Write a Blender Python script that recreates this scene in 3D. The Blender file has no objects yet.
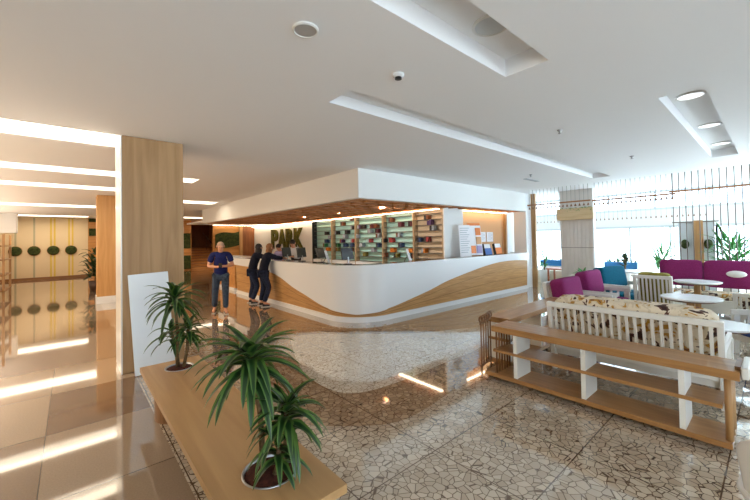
import bpy, bmesh, math, random
from mathutils import Vector, Matrix
C = bpy.context.scene.collection
SC = bpy.context.scene
R = math.radians
rnd = random.Random(7)

# ------------------------------------------------------------------ camera
def set_camera():
    yaw, f, cy, roll, pit, h = R(49.067), 349.7, 232.73, R(1.0907), R(1.1308), 1.70
    F = Vector((math.cos(yaw), math.sin(yaw), 0)); Rt = Vector((math.sin(yaw), -math.cos(yaw), 0)); U = Vector((0, 0, 1))
    F2 = math.cos(pit)*F + math.sin(pit)*U; U2 = -math.sin(pit)*F + math.cos(pit)*U
    R3 = math.cos(roll)*Rt - math.sin(roll)*U2; U3 = math.sin(roll)*Rt + math.cos(roll)*U2
    cd = bpy.data.cameras.new('camera'); co = bpy.data.objects.new('camera', cd); C.objects.link(co)
    M = Matrix((R3, U3, -F2)).transposed().to_4x4(); M.translation = Vector((0, 0, h))
    co.matrix_world = M
    cd.sensor_width = 36; cd.lens = f/750*36; cd.shift_y = -(250-cy)/750; cd.clip_start = .05; cd.clip_end = 300
    SC.camera = co
set_camera()

# ------------------------------------------------------------------ light and exposure
def lin(v):
    v /= 255
    return v/12.92 if v <= .04045 else ((v+.055)/1.055)**2.4
def rgb(r, g, b): return (lin(r), lin(g), lin(b), 1)

W = bpy.data.worlds.new('world'); SC.world = W; W.use_nodes = True
W.node_tree.nodes['Background'].inputs[0].default_value = (.7, .86, 1, 1)
W.node_tree.nodes['Background'].inputs[1].default_value = 4.6
def area(name, loc, rot, sx, sy, power, col):
    l = bpy.data.lights.new(name, 'AREA'); l.shape = 'RECTANGLE'; l.size = sx; l.size_y = sy; l.energy = power; l.color = col
    o = bpy.data.objects.new(name, l); C.objects.link(o); o.location = loc; o.rotation_euler = rot
    return o
# daylight through the glazed sides that lie out of frame
area('daylight_side_window', (11.6, -3.85, 1.6), (R(90), 0, 0), 5.5, 2.8, 120, (.66, .84, 1))
area('daylight_rear_window', (-.6, -3.85, 1.6), (R(90), 0, 0), 4.4, 2.8, 40, (.95, .97, 1))
# added warm fill out of frame, brightening the hall ceiling and canopy side
area('hall_warm_fill', (-2.85, 13, 2.0), (0, R(-112), 0), .5, 17, 215, (1, .8, .6))
sun = bpy.data.lights.new('sun', 'SUN'); sun.energy = 27; sun.angle = R(3); sun.color = (.7, .86, 1)
so = bpy.data.objects.new('sun', sun); C.objects.link(so); so.rotation_euler = (R(4), R(14), 0)   # high over the terrace, it lights the paving outside the windows
SC.view_settings.view_transform = 'Standard'
try: SC.view_settings.look = 'None'
except Exception: pass
SC.view_settings.gamma = 1; SC.view_settings.use_curve_mapping = False
SC.view_settings.exposure = 0.35
SC.cycles.max_bounces = 8; SC.cycles.diffuse_bounces = 5; SC.cycles.glossy_bounces = 4
SC.cycles.transparent_max_bounces = 16; SC.cycles.sample_clamp_indirect = 6
SC.cycles.caustics_reflective = False; SC.cycles.caustics_refractive = False

# ------------------------------------------------------------------ materials
MATS = {}
def mat(name, col, rough=.5, metal=0, spec=.5, coat=0, emit=None, es=0):
    m = bpy.data.materials.new(name); m.use_nodes = True
    b = m.node_tree.nodes['Principled BSDF']
    b.inputs['Base Color'].default_value = col; b.inputs['Roughness'].default_value = rough
    b.inputs['Metallic'].default_value = metal; b.inputs['Specular IOR Level'].default_value = spec
    b.inputs['Coat Weight'].default_value = coat; b.inputs['Coat Roughness'].default_value = .04
    if emit: b.inputs['Emission Color'].default_value = emit; b.inputs['Emission Strength'].default_value = es
    MATS[name] = m
    return m
def nd(m, t, **kw):
    n = m.node_tree.nodes.new(t)
    for k, v in kw.items(): setattr(n, k, v)
    return n
def lk(m, a, b): m.node_tree.links.new(a, b)
def bsdf(m): return m.node_tree.nodes['Principled BSDF']
def ramp(m, stops, interp='LINEAR'):
    r = nd(m, 'ShaderNodeValToRGB'); cr = r.color_ramp; cr.interpolation = interp
    while len(cr.elements) < len(stops): cr.elements.new(.5)
    for e, (p, c) in zip(cr.elements, stops): e.position = p; e.color = c
    return r
def coords(m, scale=(1, 1, 1), gen='Object'):
    t = nd(m, 'ShaderNodeTexCoord'); mp = nd(m, 'ShaderNodeMapping'); mp.inputs['Scale'].default_value = scale
    lk(m, t.outputs[gen], mp.inputs[0]); return mp.outputs[0]
def wood(name, c1, c2, axis='z', rough=.42, freq=1.0, spec=.4):
    m = mat(name, c1, rough, spec=spec)
    s = {'x': (.6, 9, 9), 'y': (9, .6, 9), 'z': (9, 9, .6), 'h': (.7, .7, 12)}[axis]
    v = coords(m, tuple(a*freq for a in s))
    n = nd(m, 'ShaderNodeTexNoise'); n.inputs['Scale'].default_value = 2.2; n.inputs['Detail'].default_value = 6; n.inputs['Distortion'].default_value = .6
    lk(m, v, n.inputs['Vector'])
    r = ramp(m, [(.3, c2), (.68, c1)]); lk(m, n.outputs[0], r.inputs[0]); lk(m, r.outputs[0], bsdf(m).inputs['Base Color'])
    return m
def mottled(name, c1, c2, scale=20, rough=.8, detail=3, bump=0):
    m = mat(name, c1, rough, spec=.25)
    n = nd(m, 'ShaderNodeTexNoise'); n.inputs['Scale'].default_value = scale; n.inputs['Detail'].default_value = detail
    lk(m, coords(m), n.inputs['Vector'])
    r = ramp(m, [(.35, c1), (.65, c2)]); lk(m, n.outputs[0], r.inputs[0]); lk(m, r.outputs[0], bsdf(m).inputs['Base Color'])
    if bump:
        b = nd(m, 'ShaderNodeBump'); b.inputs['Strength'].default_value = bump; lk(m, n.outputs[0], b.inputs['Height']); lk(m, b.outputs[0], bsdf(m).inputs['Normal'])
    return m
def emitter(name, col, strength):
    return mat(name, (.8, .8, .8, 1), .6, emit=col, es=strength)
def glassy(name, tint, refl=.06):
    m = bpy.data.materials.new(name); m.use_nodes = True; nt = m.node_tree; nt.nodes.clear()
    o = nd(m, 'ShaderNodeOutputMaterial'); mx = nd(m, 'ShaderNodeMixShader'); t = nd(m, 'ShaderNodeBsdfTransparent'); g = nd(m, 'ShaderNodeBsdfGlossy')
    t.inputs[0].default_value = tint; g.inputs['Roughness'].default_value = .02; mx.inputs[0].default_value = refl
    lk(m, t.outputs[0], mx.inputs[1]); lk(m, g.outputs[0], mx.inputs[2]); lk(m, mx.outputs[0], o.inputs[0])
    MATS[name] = m; return m
def mosaic(name, c1, c2, grout, scale=17, rough=.05):
    m = mat(name, c1, rough, coat=1)
    v = coords(m)
    e = nd(m, 'ShaderNodeTexVoronoi', feature='DISTANCE_TO_EDGE'); e.inputs['Scale'].default_value = scale; lk(m, v, e.inputs['Vector'])
    f = nd(m, 'ShaderNodeTexVoronoi', feature='F1'); f.inputs['Scale'].default_value = scale; lk(m, v, f.inputs['Vector'])
    sep = nd(m, 'ShaderNodeSeparateColor'); lk(m, f.outputs['Color'], sep.inputs[0])
    r = ramp(m, [(0, c1), (1, c2)]); lk(m, sep.outputs[0], r.inputs[0])
    er = ramp(m, [(.02, (0, 0, 0, 1)), (.055, (1, 1, 1, 1))]); lk(m, e.outputs['Distance'], er.inputs[0])
    # straight joints every 1.18 m
    sx = nd(m, 'ShaderNodeSeparateXYZ'); lk(m, v, sx.inputs[0])
    def joint(sock, off):
        a = nd(m, 'ShaderNodeMath', operation='ADD'); a.inputs[1].default_value = off; lk(m, sock, a.inputs[0])
        q = nd(m, 'ShaderNodeMath', operation='PINGPONG'); q.inputs[1].default_value = .39; lk(m, a.outputs[0], q.inputs[0])
        g = nd(m, 'ShaderNodeMath', operation='GREATER_THAN'); g.inputs[1].default_value = .0045; lk(m, q.outputs[0], g.inputs[0]); return g.outputs[0]
    jx = joint(sx.outputs[0], -2.2+.78*4); jy = joint(sx.outputs[1], -1.85+.78*4)
    mu = nd(m, 'ShaderNodeMath', operation='MULTIPLY'); lk(m, jx, mu.inputs[0]); lk(m, jy, mu.inputs[1])
    mu2 = nd(m, 'ShaderNodeMath', operation='MULTIPLY'); lk(m, mu.outputs[0], mu2.inputs[0]); lk(m, er.outputs[0], mu2.inputs[1])
    mx = nd(m, 'ShaderNodeMix', data_type='RGBA'); mx.inputs[6].default_value = grout
    lk(m, mu2.outputs[0], mx.inputs[0]); lk(m, r.outputs[0], mx.inputs[7]); lk(m, mx.outputs[2], bsdf(m).inputs['Base Color'])
    return m

WHITE = mat('white_paint', rgb(226, 226, 224), .55)
CEIL = mat('ceiling_paint', rgb(240, 241, 243), .8, spec=.2)
GLOSSWHITE = mat('white_lacquer', rgb(232, 234, 236), .22)
FURN = mat('cream_lacquer', rgb(226, 224, 217), .35)
OAKX = wood('oak_along_x', rgb(172, 128, 80), rgb(150, 106, 62), 'x', .35)
OAKY = wood('oak_along_y', rgb(172, 128, 80), rgb(148, 104, 60), 'y', .35)
OAKZ = wood('oak_upright', rgb(190, 148, 98), rgb(160, 118, 74), 'z', .4)
BENCHW = wood('bench_veneer', rgb(184, 146, 100), rgb(168, 130, 86), 'y', .4, .6)
COLW = wood('column_veneer', rgb(184, 148, 106), rgb(158, 122, 82), 'z', .5, .6)
COLW2 = wood('honey_veneer', rgb(206, 158, 100), rgb(188, 138, 82), 'z', .5, .6)
WARMW = wood('warm_wall_veneer', rgb(206, 150, 86), rgb(178, 120, 62), 'x', .5, .5)
DARKW = wood('brown_panel', rgb(140, 84, 42), rgb(104, 58, 28), 'z', .5)
COFFER = wood('coffer_timber', rgb(214, 150, 92), rgb(176, 112, 62), 'x', .5, .5)
SPIN = wood('turned_walnut', rgb(134, 92, 54), rgb(96, 62, 34), 'z', .4)
CREAMWALL = mat('cream_wall', rgb(222, 202, 166), .7)
NICHE = mat('tan_niche', rgb(206, 158, 110), .6)
DARKSLAB = mat('dark_stone', rgb(84, 78, 72), .12)
BLACK = mat('black_plastic', rgb(26, 26, 30), .35)
STEEL = mat('steel', rgb(170, 170, 172), .3, 1)
MOSS = mottled('moss', rgb(62, 66, 26), rgb(112, 104, 40), 14, .95, 5, .6)
MOSSD = mottled('dark_moss', rgb(40, 52, 28), rgb(70, 78, 40), 10, .95, 5, .5)
SOIL = mottled('bark_soil', rgb(52, 24, 18), rgb(84, 42, 30), 40, .95, 4, .8)
LEAF = mat('leaf_green', rgb(22, 54, 20), .38); LEAFE = mat('leaf_edge', rgb(74, 104, 42), .45)
LEAFD = mat('dark_leaf', rgb(44, 66, 32), .45); LEAFB = mat('bright_leaf', rgb(70, 140, 70), .45)
STEM = mottled('stem_bark', rgb(84, 66, 44), rgb(120, 98, 66), 30, .8)
PURPLE = mottled('purple_fabric', rgb(122, 34, 88), rgb(138, 42, 102), 60, .85)
TEAL = mottled('teal_fabric', rgb(0, 78, 100), rgb(4, 92, 116), 60, .85)
BLUE = mottled('blue_fabric', rgb(52, 72, 128), rgb(66, 88, 150), 60, .85)
OLIVE = mottled('olive_fabric', rgb(132, 122, 58), rgb(150, 138, 70), 60, .85)
WARM = (1, .78, .5, 1)
COVE = emitter('cove_glow', (1, .84, .62, 1), 5.5)
LED = emitter('warm_strip', (1, .8, .55, 1), 10)
DOWN = emitter('downlight_diffuser', (.9, .97, 1, 1), 1.0)
GLASS = glassy('clear_glass', (.97, .99, 1, 1), .05)

def floral():
    m = mat('floral_fabric', rgb(222, 206, 178), .85)
    v = coords(m)
    n = nd(m, 'ShaderNodeTexNoise'); n.inputs['Scale'].default_value = 8; n.inputs['Detail'].default_value = 2; n.inputs['Distortion'].default_value = .9; lk(m, v, n.inputs['Vector'])
    r = ramp(m, [(0, rgb(56, 34, 32)), (.36, rgb(92, 62, 50)), (.41, rgb(222, 208, 184)), (.54, rgb(206, 190, 164)), (.60, rgb(180, 132, 56)), (.68, rgb(120, 72, 46))], 'CONSTANT')
    lk(m, n.outputs[0], r.inputs[0]); lk(m, r.outputs[0], bsdf(m).inputs['Base Color']); return m
FLORAL = floral()
def tiles():
    m = mat('polished_tile', rgb(168, 146, 122), .05, coat=.6)
    v = coords(m)
    b = nd(m, 'ShaderNodeTexBrick'); b.offset = 0; b.inputs['Scale'].default_value = 1
    b.inputs['Brick Width'].default_value = 1.14; b.inputs['Row Height'].default_value = 1.14; b.inputs['Mortar Size'].default_value = .004
    b.inputs['Color1'].default_value = rgb(184, 164, 140); b.inputs['Color2'].default_value = rgb(128, 104, 84); b.inputs['Mortar'].default_value = rgb(84, 66, 50); b.inputs['Bias'].default_value = .1
    mp = nd(m, 'ShaderNodeMapping'); mp.inputs['Location'].default_value = (.18+1.14*6, -3.2+1.14*6, 0); lk(m, v, mp.inputs[0]); lk(m, mp.outputs[0], b.inputs['Vector'])
    n = nd(m, 'ShaderNodeTexNoise'); n.inputs['Scale'].default_value = 90; n.inputs['Detail'].default_value = 3; lk(m, v, n.inputs['Vector'])
    mx = nd(m, 'ShaderNodeMix', data_type='RGBA', blend_type='MULTIPLY'); mx.inputs[0].default_value = .35
    lk(m, b.outputs[0], mx.inputs[6]); lk(m, n.outputs[0], mx.inputs[7]); lk(m, mx.outputs[2], bsdf(m).inputs['Base Color']); return m
TILE = tiles()
MOS_PALE = mosaic('pale_mosaic', rgb(178, 162, 142), rgb(206, 192, 172), rgb(92, 74, 58))
MOS_BROWN = mosaic('brown_mosaic', rgb(150, 126, 100), rgb(180, 156, 128), rgb(84, 62, 46))
MOS_WHITE = mosaic('white_mosaic', rgb(204, 192, 174), rgb(222, 212, 196), rgb(140, 122, 102))

# ------------------------------------------------------------------ mesh helpers
class MB:
    def __init__(s): s.v = []; s.f = []; s.mi = []; s.m = 0
    def add(s, vs, fs):
        o = len(s.v); s.v += [tuple(p) for p in vs]; s.f += [tuple(i+o for i in q) for q in fs]; s.mi += [s.m]*len(fs)
    def box(s, x0, x1, y0, y1, z0, z1):
        s.add([(x0,y0,z0),(x1,y0,z0),(x1,y1,z0),(x0,y1,z0),(x0,y0,z1),(x1,y0,z1),(x1,y1,z1),(x0,y1,z1)],
              [(0,3,2,1),(4,5,6,7),(0,1,5,4),(1,2,6,5),(2,3,7,6),(3,0,4,7)])
    def obox(s, M, sx, sy, sz):      # box centred on M's origin
        n = len(s.v); s.box(-sx/2, sx/2, -sy/2, sy/2, -sz/2, sz/2)
        for i in range(n, n+8): s.v[i] = tuple(M @ Vector(s.v[i]))
    def bar(s, a, b, w, d=None):     # rectangular bar from a to b
        a = Vector(a); b = Vector(b); q = (b-a).to_track_quat('Z', 'Y').to_matrix().to_4x4(); q.translation = (a+b)/2
        s.obox(q, w, d or w, (b-a).length)
    def tube(s, pts, rad, n=10, caps=True):
        pts = [Vector(p) for p in pts]; rad = rad if isinstance(rad, (list, tuple)) else [rad]*len(pts)
        vs = []; fs = []; ref = None
        for i, p in enumerate(pts):
            t = (pts[min(i+1, len(pts)-1)]-pts[max(i-1, 0)]).normalized()
            if ref is None: ref = t.orthogonal().normalized()
            u = (ref-t*ref.dot(t)).normalized(); ref = u; w = t.cross(u)
            for k in range(n): a = 2*math.pi*k/n; vs.append(p+rad[i]*(math.cos(a)*u+math.sin(a)*w))
        for i in range(len(pts)-1):
            for k in range(n): k2 = (k+1) % n; fs.append((i*n+k, i*n+k2, i*n+n+k2, i*n+n+k))
        if caps: fs += [tuple(reversed(range(n))), tuple(range((len(pts)-1)*n, len(pts)*n))]
        s.add(vs, fs)
    def lathe(s, prof, c=(0,0,0), n=32, sx=1, sy=1):
        vs = []; fs = []
        for r, z in prof:
            for k in range(n): a = 2*math.pi*k/n; vs.append((c[0]+r*sx*math.cos(a), c[1]+r*sy*math.sin(a), c[2]+z))
        for i in range(len(prof)-1):
            for k in range(n): k2 = (k+1) % n; fs.append((i*n+k, i*n+k2, i*n+n+k2, i*n+n+k))
        fs += [tuple(reversed(range(n))), tuple(range((len(prof)-1)*n, len(prof)*n))]
        s.add(vs, fs)
    def ell(s, c, r, n=14, M=None):
        prof = []; m = n//2
        vs = []; fs = []
        for i in range(m+1):
            t = math.pi*i/m
            for k in range(n):
                a = 2*math.pi*k/n; p = Vector((r[0]*math.sin(t)*math.cos(a), r[1]*math.sin(t)*math.sin(a), -r[2]*math.cos(t)))
                if M: p = M @ p
                vs.append(Vector(c)+p)
        for i in range(m):
            for k in range(n): k2 = (k+1) % n; fs.append((i*n+k, i*n+k2, i*n+n+k2, i*n+n+k))
        s.add(vs, fs)
    def build(s, name, mats, parent=None, smooth=False, bevel=0, seg=2, origin=None, sub=0):
        me = bpy.data.meshes.new(name)
        vs = s.v if origin is None else [tuple(Vector(p)-Vector(origin)) for p in s.v]
        me.from_pydata(vs, [], s.f)
        for m in (mats if isinstance(mats, (list, tuple)) else [mats]): me.materials.append(m)
        me.polygons.foreach_set('material_index', s.mi)
        if smooth: me.polygons.foreach_set('use_smooth', [True]*len(s.f))
        bm = bmesh.new(); bm.from_mesh(me); bmesh.ops.remove_doubles(bm, verts=bm.verts, dist=1e-5); bmesh.ops.recalc_face_normals(bm, faces=bm.faces); bm.to_mesh(me); bm.free()
        o = bpy.data.objects.new(name, me); C.objects.link(o)
        if origin is not None: o.location = origin
        if parent: o.parent = parent
        if bevel:
            b = o.modifiers.new('bevel', 'BEVEL'); b.width = bevel; b.segments = seg; b.limit_method = 'ANGLE'
            me.polygons.foreach_set('use_smooth', [True]*len(me.polygons))
            w = o.modifiers.new('wn', 'WEIGHTED_NORMAL'); w.keep_sharp = True
        if sub:
            q = o.modifiers.new('sub', 'SUBSURF'); q.levels = sub; q.render_levels = sub
        return o
def tag(o, label, cat, group=None):
    o['label'] = label; o['category'] = cat
    if group: o['group'] = group
    return o
def thing(name, label, cat, loc=(0,0,0), rz=0, group=None):
    o = bpy.data.objects.new(name, None); C.objects.link(o); o.location = loc; o.rotation_euler = (0, 0, rz); o.empty_display_size = .1
    return tag(o, label, cat, group)
def struct(o): o['kind'] = 'structure'; return o
def box(name, m, x0, x1, y0, y1, z0, z1, parent=None, bevel=0, origin=None, **k):
    b = MB(); b.box(x0, x1, y0, y1, z0, z1); return b.build(name, m, parent, bevel=bevel, origin=origin, **k)
def chaikin(p, n=3, closed=True):
    for _ in range(n):
        q = []
        L = len(p)
        for i in range(L if closed else L-1):
            a, b = p[i], p[(i+1) % L]
            q += [tuple(.75*x+.25*y for x, y in zip(a, b)), tuple(.25*x+.75*y for x, y in zip(a, b))]
        p = q if closed else [p[0]]+q+[p[-1]]
    return p
def smooth_mod(o, lv=1):
    q = o.modifiers.new('sub', 'SUBSURF'); q.levels = lv; q.render_levels = lv
def cushion(name, m, parent, M, sx, sy, sz, puff=.03):
    """a rounded upholstered block, M gives its centre and tilt"""
    bm = bmesh.new(); bmesh.ops.create_cube(bm, size=1)
    bmesh.ops.subdivide_edges(bm, edges=bm.edges, cuts=3, use_grid_fill=True)
    for v in bm.verts:
        p = v.co*2
        k = [1-(1-abs(a)**4)*0 for a in p]
        b = (1-p.x**2)*(1-p.z**2)*puff*2
        v.co = Vector((v.co.x*sx, v.co.y*sy+(b if p.y > .9 else -b if p.y < -.9 else 0), v.co.z*sz))
    me = bpy.data.meshes.new(name); bm.to_mesh(me); bm.free(); me.materials.append(m)
    me.polygons.foreach_set('use_smooth', [True]*len(me.polygons))
    o = bpy.data.objects.new(name, me); C.objects.link(o); o.parent = parent; o.matrix_local = M
    smooth_mod(o, 1)
    return o

# ================================================================== SETTING
CZ = 3.15
X0, X1, Y0, Y1 = -3.0, 14.6, -4.0, 24.6
# floor
b = MB(); b.box(X0, .62, Y0, Y1, -.1, 0); struct(b.build('floor', TILE))
b = MB(); b.box(.62, X1+.3, Y0, Y1, -.1, 0); struct(b.build('floor.001', MOS_PALE))
def inlay(name, pts, z, m):
    p = chaikin(pts, 3); bm = bmesh.new(); vs = [bm.verts.new((x, y, z)) for x, y in p]
    es = [bm.edges.new((vs[i], vs[(i+1) % len(vs)])) for i in range(len(vs))]
    bmesh.ops.triangle_fill(bm, use_beauty=True, edges=es)
    for f in bm.faces:
        if f.normal.z < 0: f.normal_flip()
    me = bpy.data.meshes.new(name); bm.to_mesh(me); bm.free(); me.materials.append(m)
    o = bpy.data.objects.new(name, me); C.objects.link(o); return struct(o)
inlay('floor.002', [(.7, 24), (.8, 12), (1.15, 6), (1.2, 4.2), (1.42, 3.2), (1.7, 2.8), (2.2, 2.36), (2.6, 2.34), (3.2, 2.43), (3.75, 2.4), (4.4, 1.6), (6.5, 2.0), (7.5, 2.8), (8, 4.4), (11.3, 5.3), (11.3, 5.7), (4.2, 5.7), (4.3, 12), (4.6, 20), (7, 20), (7, 24)], .0012, MOS_BROWN)
inlay('floor.003', [(3.0, 5.9), (2.6, 5.0), (2.27, 4.18), (2.2, 3.6), (2.25, 3.2), (2.53, 3.03), (3.17, 3.0), (3.91, 3.04), (4.67, 3.02), (5.6, 3.3), (6.6, 3.4), (5.6, 3.9), (4.65, 4.3), (3.8, 5.13)], .0024, MOS_WHITE)
# ceiling with its recesses
REC = dict(r1=(-2.6, 2.97, 1.2, 1.58, .16), r2=(2.04, 10.0, 2.66, 3.05, .12), r3=(4.72, 9.27, .44, .8, .14),
           s1=(-2.9, .5, 5.65, 6.5, .16), s2=(-2.9, 2.2, 8.55, 9.3, .2), s3=(-2.9, 1.2, 11.0, 11.8, .2), s4=(-2.9, .9, 16.5, 17.6, .2),
           s3b=(1.7, 4.0, 13.1, 14.1, .2), s5=(-2.2, .64, 22.6, 23.7, .2), s5b=(4.5, 7.6, 21.4, 22.6, .2))
def ceiling():
    xs = sorted({X0, X1} | {v for r in REC.values() for v in r[:2]}); ys = sorted({Y0, Y1} | {v for r in REC.values() for v in r[2:4]})
    b = MB()
    for i in range(len(xs)-1):
        for j in range(len(ys)-1):
            cx, cy = (xs[i]+xs[i+1])/2, (ys[j]+ys[j+1])/2
            if any(r[0] < cx < r[1] and r[2] < cy < r[3] for r in REC.values()): continue
            b.add([(xs[i],ys[j],CZ),(xs[i],ys[j+1],CZ),(xs[i+1],ys[j+1],CZ),(xs[i+1],ys[j],CZ)], [(0,1,2,3)])
    for k, (a, c, d, e, h) in REC.items():
        z = CZ+h
        b.add([(a,d,CZ),(c,d,CZ),(c,e,CZ),(a,e,CZ),(a,d,z),(c,d,z),(c,e,z),(a,e,z)], [(0,1,5,4),(1,2,6,5),(2,3,7,6),(3,0,4,7),(4,5,6,7)])
    o = b.build('ceiling', CEIL); struct(o)
    box('ceiling.001', CEIL, X0, X1, Y0, Y1, CZ+.3, CZ+.4)['kind'] = 'structure'
ceiling()
NTH = ['nearest', 'second', 'third', 'fourth', 'fifth', 'sixth', 'seventh']
for k, lab in (('s1', 'widest glowing warm ceiling trough, ending at the near wood column'), ('s2', 'long glowing warm ceiling trough passing behind the near wood column'),
               ('s3', 'thin glowing warm ceiling trough, third from the camera over the hall'), ('s4', 'glowing warm ceiling trough running to the honey wood column top'),
               ('s3b', 'short glowing ceiling trough just right of the near wood column, by the canopy'), ('s5', 'far small glowing ceiling trough in front of the striped cream wall'),
               ('s5b', 'small glowing ceiling trough in front of the dark stair opening')):
    a, c, d, e, h = REC[k]
    t = thing('ceiling_light', lab, 'ceiling light', ((a+c)/2, (d+e)/2, CZ), group=None)
    w, l = c-a, e-d
    box('diffuser', COVE, -w/2+.05, w/2-.05, -l/2+.1, l/2-.1, h-.06, h-.02, t)
    bb = MB(); bb.box(-w/2+.01, w/2-.01, -l/2+.01, -l/2+.07, .0, .03); bb.box(-w/2+.01, w/2-.01, l/2-.07, l/2-.01, .0, .03); bb.build('ledge', CEIL, t)
# walls
struct(box('wall_back', CREAMWALL, X0, .66, Y1-.1, Y1+.1, 0, CZ)); struct(box('wall_back.001', WARMW, .66, 5.75, Y1-.1, Y1+.1, 0, CZ))
struct(box('wall_back.002', DARKW, 5.6, 8.4, 28.8, 29.0, 0, CZ))
struct(box('baseboard_back', wood('skirting', rgb(150, 104, 60), rgb(120, 80, 44), 'x'), X0, .66, Y1-.13, Y1-.1, 0, .12))
struct(box('wall_left', CREAMWALL, X0-.2, X0, Y0, Y1, 0, CZ))
struct(box('wall_rear', WHITE, X0, -2.8, Y0-.2, Y0, 0, CZ)); struct(box('wall_rear.001', WHITE, 1.6, 8.6, Y0-.2, Y0, 0, CZ))  # the second, unseen wall is lengthened to hold back side daylight
struct(box('wall_rear.002', WHITE, X0, X1, Y0-.2, Y0, 3.0, CZ)); 
struct(box('wall_lounge', WHITE, 11.4, X1, 6.6, 6.8, 0, CZ))
struct(box('wall_reception', WHITE, 7.87, 8.3, 13.25, 19.6, 0, CZ)); struct(box('wall_reception.001', WHITE, 8.12, 8.4, 6.3, 13.25, 0, CZ))
struct(box('wall_niche', NICHE, 8.75, 11.5, 6.3, 6.5, 0, CZ)); 
struct(box('wall_niche.001', WHITE, 7.85, 8.75, 6.1, 6.14, 0, CZ)); struct(box('wall_niche.003', WHITE, 8.42, 8.75, 6.14, 6.5, 0, CZ)); struct(box('wall_niche.002', WHITE, 11.5, 12.2, 6.2, 6.5, 0, CZ))
struct(box('trim_4', OAKZ, 11.42, 11.5, 6.2, 6.3, 1.1, 2.6))
struct(box('wall_panelled', WARMW, 5.66, 7.9, 19.6, 19.75, 0, CZ))
struct(box('trim_5', OAKZ, 7.0, 7.18, 19.5, 19.6, 0, 2.6)); struct(box('trim_6', DARKW, 7.18, 7.85, 19.54, 19.6, 0, 2.6))
# stripes painted on the striped wall
SX = [-2.09, -1.43, -.72, -.03]
GREYS = mat('grey_stripe', rgb(176, 170, 142), .7); YEL = mat('yellow_stripe', rgb(220, 190, 88), .7)
n = 7
for x, m, offs in ((SX[0], GREYS, (0,)), (SX[1], GREYS, (0,)), (SX[2], YEL, (-.09, .05)), (SX[3], YEL, (-.08, .06))):
    bb = MB()
    for d in offs: bb.box(x+d-.035, x+d+.035, Y1-.112, Y1-.1, .1, CZ-.02)
    struct(bb.build('trim_%d' % n, m)); n += 1
# window wall of the lounge (glass side) and the bright terrace outside
def window(name, x, y0, y1, z0, z1, nm):
    FR = MATS.get('window_frame') or mat('window_frame', rgb(200, 206, 210), .4)
    fr = MB()
    for i in range(nm+1):
        y = y0+(y1-y0)*i/nm; fr.box(x-.03, x+.03, y-.025, y+.025, z0, z1)
    fr.box(x-.03, x+.03, y0, y1, z0-.05, z0+.03); fr.box(x-.03, x+.03, y0, y1, z1-.04, z1+.04)
    f = struct(fr.build(name, FR))
    box('pane', GLASS, x-.006, x+.006, y0+.02, y1-.02, z0+.02, z1-.03, f)
window('window_1', 14.5, 1.2, 6.55, .1, 1.95, 5)
struct(box('wall_window', WHITE, 14.45, 14.6, -4, 6.6, 1.99, 2.5)); struct(box('baseboard_window', WHITE, 14.42, 14.6, -4, 6.6, 0, .1))
window('window_2', 14.5, -3.9, 1.2, .1, 1.95, 4)
window('window_3', 14.5, -3.9, 6.55, 2.55, 3.1, 8)
TERR = mat('terrace_paving', rgb(215, 215, 210), .8)
struct(box('ground', TERR, 14.7, 60, -40, 50, -.3, -.1)); struct(box('ground.001', TERR, 7, 14.7, -40, -4.25, -.3, -.1))  # second slab is unseen, added to bounce sun onto the lounge ceiling
# columns
def column(x0, x1, y0, y1, m, name, side=None):
    o = struct(box(name, m, x0, x1, y0, y1, 0, CZ, bevel=.01))
    return o
column(.5, 1.23, 5.66, 6.36, COLW, 'trim_1'); struct(box('trim_2', GLOSSWHITE, .485, .5, 5.66, 6.36, 0, CZ))
column(.55, 1.15, 12.9, 13.5, COLW2, 'trim_3'); struct(box('trim_3.001', GLOSSWHITE, .53, 1.17, 12.88, 13.52, 0, .2))
struct(box('trim_11', GLOSSWHITE, 11.45, 11.8, 5.5, 5.94, 0, CZ, bevel=.01)); struct(box('trim_12', OAKZ, 11.8, 11.88, 5.35, 5.5, 0, CZ))

# reception canopy
cz = 2.55
b = MB(); b.box(4.35, 4.5, 5.5, 16.6, cz, CZ); b.box(4.5, 11.45, 5.5, 5.65, cz, CZ); b.box(11.3, 11.45, 5.65, 6.3, cz, CZ); b.box(4.5, 7.9, 16.45, 16.6, cz, CZ)
b.box(4.5, 7.9, 5.65, 16.45, 2.72, CZ-.01); b.box(7.9, 11.3, 5.65, 6.3, 2.72, CZ-.01)
struct(b.build('ceiling_canopy', WHITE))
b = MB(); b.box(4.5, 7.85, 5.65, 16.45, 2.66, 2.72); b.box(7.85, 11.3, 5.65, 6.12, 2.66, 2.72); struct(b.build('ceiling_coffers', wood('coffer_board', rgb(150, 88, 46), rgb(116, 64, 32), 'x', .5, .5)))
b = MB()
for i in range(8): x = 4.55+i*.46; b.box(x-.035, x+.035, 5.66, 16.44, 2.54, 2.66)
for i in range(24): y = 5.72+i*.46; b.box(4.5, 7.68, y-.035, y+.035, 2.541, 2.659)
for i in range(8): x = 8.1+i*.46; b.box(x-.05, x+.05, 5.66, 6.1, 2.54, 2.66)
struct(b.build('ceiling_coffers.001', COFFER))
def led(name, label, x0, x1, y0, y1, z):
    o = box(name, LED, x0, x1, y0, y1, z-.015, z, origin=((x0+x1)/2, (y0+y1)/2, z)); return tag(o, label, 'strip light')
led('strip_light', 'warm light strip along the canopy edge above the book wall and wall lettering', 7.7, 7.78, 6.2, 19.5, 2.53)
led('strip_light', 'warm light strip above the tan brochure niche', 8.8, 11.4, 6.14, 6.2, 2.53)
led('strip_light', 'warm light strip above the curved green panel by the stairs', 5.6, 7.7, 19.38, 19.42, 2.62)
struct(box('ceiling.002', CEIL, 4.4, 8.3, 16.6, 19.6, 2.64, 2.7))

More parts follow.
